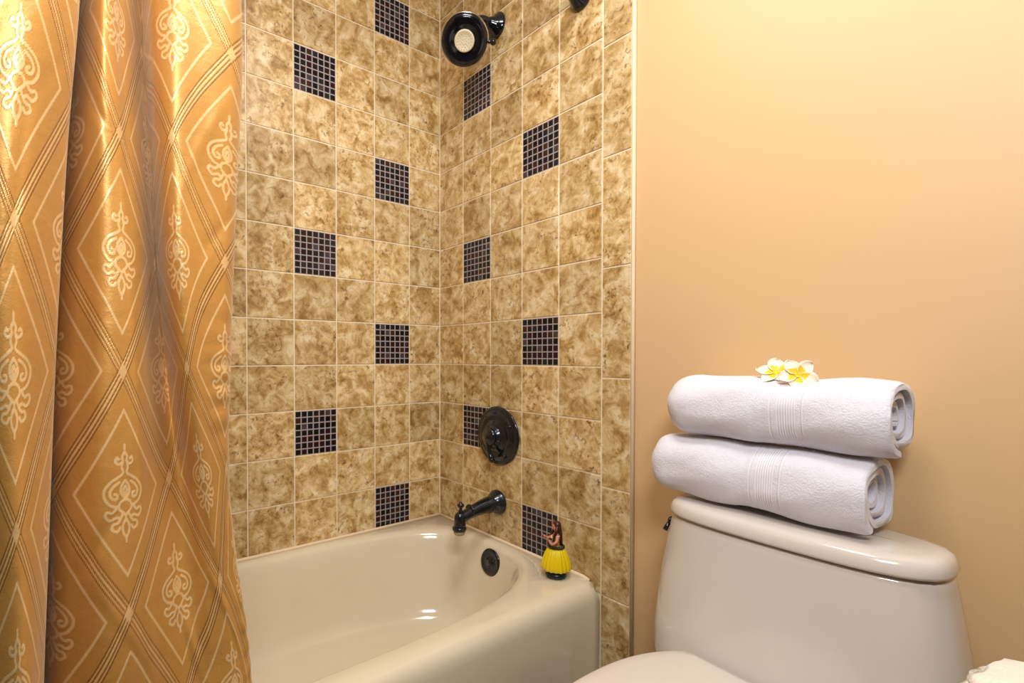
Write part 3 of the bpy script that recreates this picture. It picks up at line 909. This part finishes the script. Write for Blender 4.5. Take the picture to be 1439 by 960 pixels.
mb = MB(); mb.rings([[(a_ * cos(2 * pi * i / 20), b_ * sin(2 * pi * i / 20) + yo, z_) for i in range(20)] for a_, b_, yo, z_ in ((0.014, 0.010, 0, 0.082), (0.0145, 0.0105, 0, 0.090), (0.0125, 0.009, 0, 0.099), (0.0145, 0.0105, -0.001, 0.108), (0.016, 0.011, -0.001, 0.115), (0.0135, 0.0085, 0, 0.121), (0.006, 0.006, 0, 0.125), (0.0048, 0.0048, 0, 0.129), (0.0048, 0.0048, 0, 0.134))])
mb.tube(catmull([(0.015, 0, 0.117), (0.023, -0.006, 0.107), (0.020, -0.017, 0.100), (0.006, -0.021, 0.104)], 4), [0.0048 - 0.0001 * i for i in range(13)], 10)
mb.tube(catmull([(-0.015, 0, 0.117), (-0.024, -0.006, 0.108), (-0.027, -0.019, 0.102), (-0.024, -0.028, 0.108)], 4), [0.0048 - 0.0001 * i for i in range(13)], 10)
for hx, hy, hz in ((0.006, -0.021, 0.104), (-0.024, -0.028, 0.108)):
    mb.ball((hx, hy, hz), 0.0044, 0, 10)
    for k in range(4): mb.tube([(hx + (k - 1.5) * 0.0018, hy, hz), (hx + (k - 1.5) * 0.0026, hy - 0.004, hz + 0.003), (hx + (k - 1.5) * 0.0028, hy - 0.006, hz + 0.007)], [0.0012, 0.0011, 0.0008], 6)
mb.build('torso', M['skin'], fg)
mb = MB()
for i in range(20):
    a = 2 * pi * i / 20; mb.ball((0.0115 * cos(a), -0.002 + 0.0115 * sin(a), 0.1185 - 0.006 * max(0, -sin(a))), 0.0034, 0, 8)
mb.build('neck_garland', M['white'], fg)
mb = MB(); mb.ball((0, -0.001, 0.1435), 0.0105, 0, 20, (0.86, 0.95, 1.15)); mb.ball((0, -0.0112, 0.1425), 0.0018, 0, 8)
for sx in (-1, 1): mb.ball((sx * 0.0092, 0, 0.143), 0.002, 0, 8, (0.6, 1, 1.4))
mb.build('head', M['skin'], fg)
mb = MB()
for sx in (-1, 1): mb.ball((sx * 0.0036, -0.0098, 0.1455), 0.0011, 0, 8)
mb.build('eyes', M['hair'], fg)
mb = MB(); mb.ball((0, -0.0098, 0.1385), 0.0016, 0, 8, (1.5, 0.8, 0.6)); mb.build('mouth', M['red'], fg)
mb = MB(); mb.ball((0, 0.003, 0.1475), 0.0122, 0, 20, (0.98, 0.95, 1.05))
R = []
for z_, a_, b_, yo in ((0.152, 0.0105, 0.008, 0.004), (0.140, 0.0125, 0.007, 0.008), (0.125, 0.0135, 0.006, 0.011), (0.108, 0.0125, 0.005, 0.013), (0.096, 0.008, 0.004, 0.014)):
    R.append([(a_ * cos(2 * pi * i / 18), yo + b_ * sin(2 * pi * i / 18), z_) for i in range(18)])
mb.rings(R)
for sx in (-1, 1): mb.tube([(sx * 0.0105, 0.001, 0.148), (sx * 0.0125, -0.003, 0.132), (sx * 0.0130, -0.0095, 0.118), (sx * 0.012, -0.011, 0.104)], [0.004, 0.0042, 0.004, 0.0025], 10)
mb.build('hair', M['hair'], fg)
mb = MB()
for i in range(6):
    a = 2 * pi * i / 6; mb.ball((-0.009 + 0.0034 * cos(a), -0.005, 0.156 + 0.0034 * sin(a)), 0.0024, 0, 8)
mb.ball((-0.009, -0.0065, 0.156), 0.002, 0, 8); mb.build('hair_flower', M['red'], fg)

# ---------------------------------------------------------------- vanity cabinet and cloth by the toilet (right edge of the photograph)
vx0, vx1, vy0, vy1, vh = 1.500, 2.12, -0.86, -0.43, 0.625
cab = thing('low_cabinet', 'pale low cabinet beside the toilet below the cream cloth', 'cabinet', ((vx0 + vx1) / 2, (vy0 + vy1) / 2, 0))
mb = MB(); mb.box((vx0 + 0.02, vy0 + 0.02, 0), (vx1, vy1, vh - 0.02)); rel(mb.build('carcass', M['wood']), cab)
mb = MB(); mb.box((vx0 + 0.01, vy0, vh - 0.02), (vx1 + 0.01, vy1, vh)); o = rel(mb.build('cabinet_top', M['wood']), cab)
bv = o.modifiers.new('bevel', 'BEVEL'); bv.width = 0.004; bv.segments = 2
for k in range(2):
    a = vx0 + 0.04 + k * 0.30; mb = MB(); mb.box((a, vy0 + 0.004, 0.06), (a + 0.28, vy0 + 0.02, vh - 0.05))
    d_ = rel(mb.build('door', M['wood']), cab)
    mb = MB(); mb.ball((a + (0.25 if k == 0 else 0.03), vy0 - 0.008, 0.40), 0.012); kn = mb.build('knob', M['bronze'], d_); kn.data.transform(Matrix.Translation(-Vector(cab.location)))

# folded textured cloth heaped on the cabinet
mb = MB(); NXc, NYc = 90, 60; vs = []
cxm, cym = 1.655, -0.590; hw, hl = 0.138, 0.165
R = []
for i in range(NXc + 1):
    t = i / NXc; yy = cym - hl + 2 * hl * t
    endk = (1 - abs(2 * t - 1) ** 5) ** 0.4 if 0 < t < 1 else 0.03
    ring = []
    for j in range(NYc):
        a = 2 * pi * j / NYc; c, s_ = cos(a), sin(a)
        e = 2.6; kk = (abs(c) ** e + abs(s_) ** e) ** (-1 / e)
        fold = 1 + 0.03 * sin(9 * a + 2.5 * sin(6 * t)) + 0.022 * sin(23 * a + 7 * t) + 0.018 * sin(21 * t + 3 * a + 2 * sin(2 * a)) + 0.012 * sin(47 * t - 5 * a)
        x = hw * kk * c * fold * (0.75 + 0.25 * endk); z = 0.043 * kk * s_ * fold * endk
        ring.append((x, yy - cym, max(z, -0.038) + 0.038))
    R.append(ring)
mb.rings(R)
cloth = mb.build('folded_cloth', M['cotton'], loc=(cxm, cym, 0.6265))
tag(cloth, 'cream white textured cloth in the lower right corner beside the toilet', 'cloth')
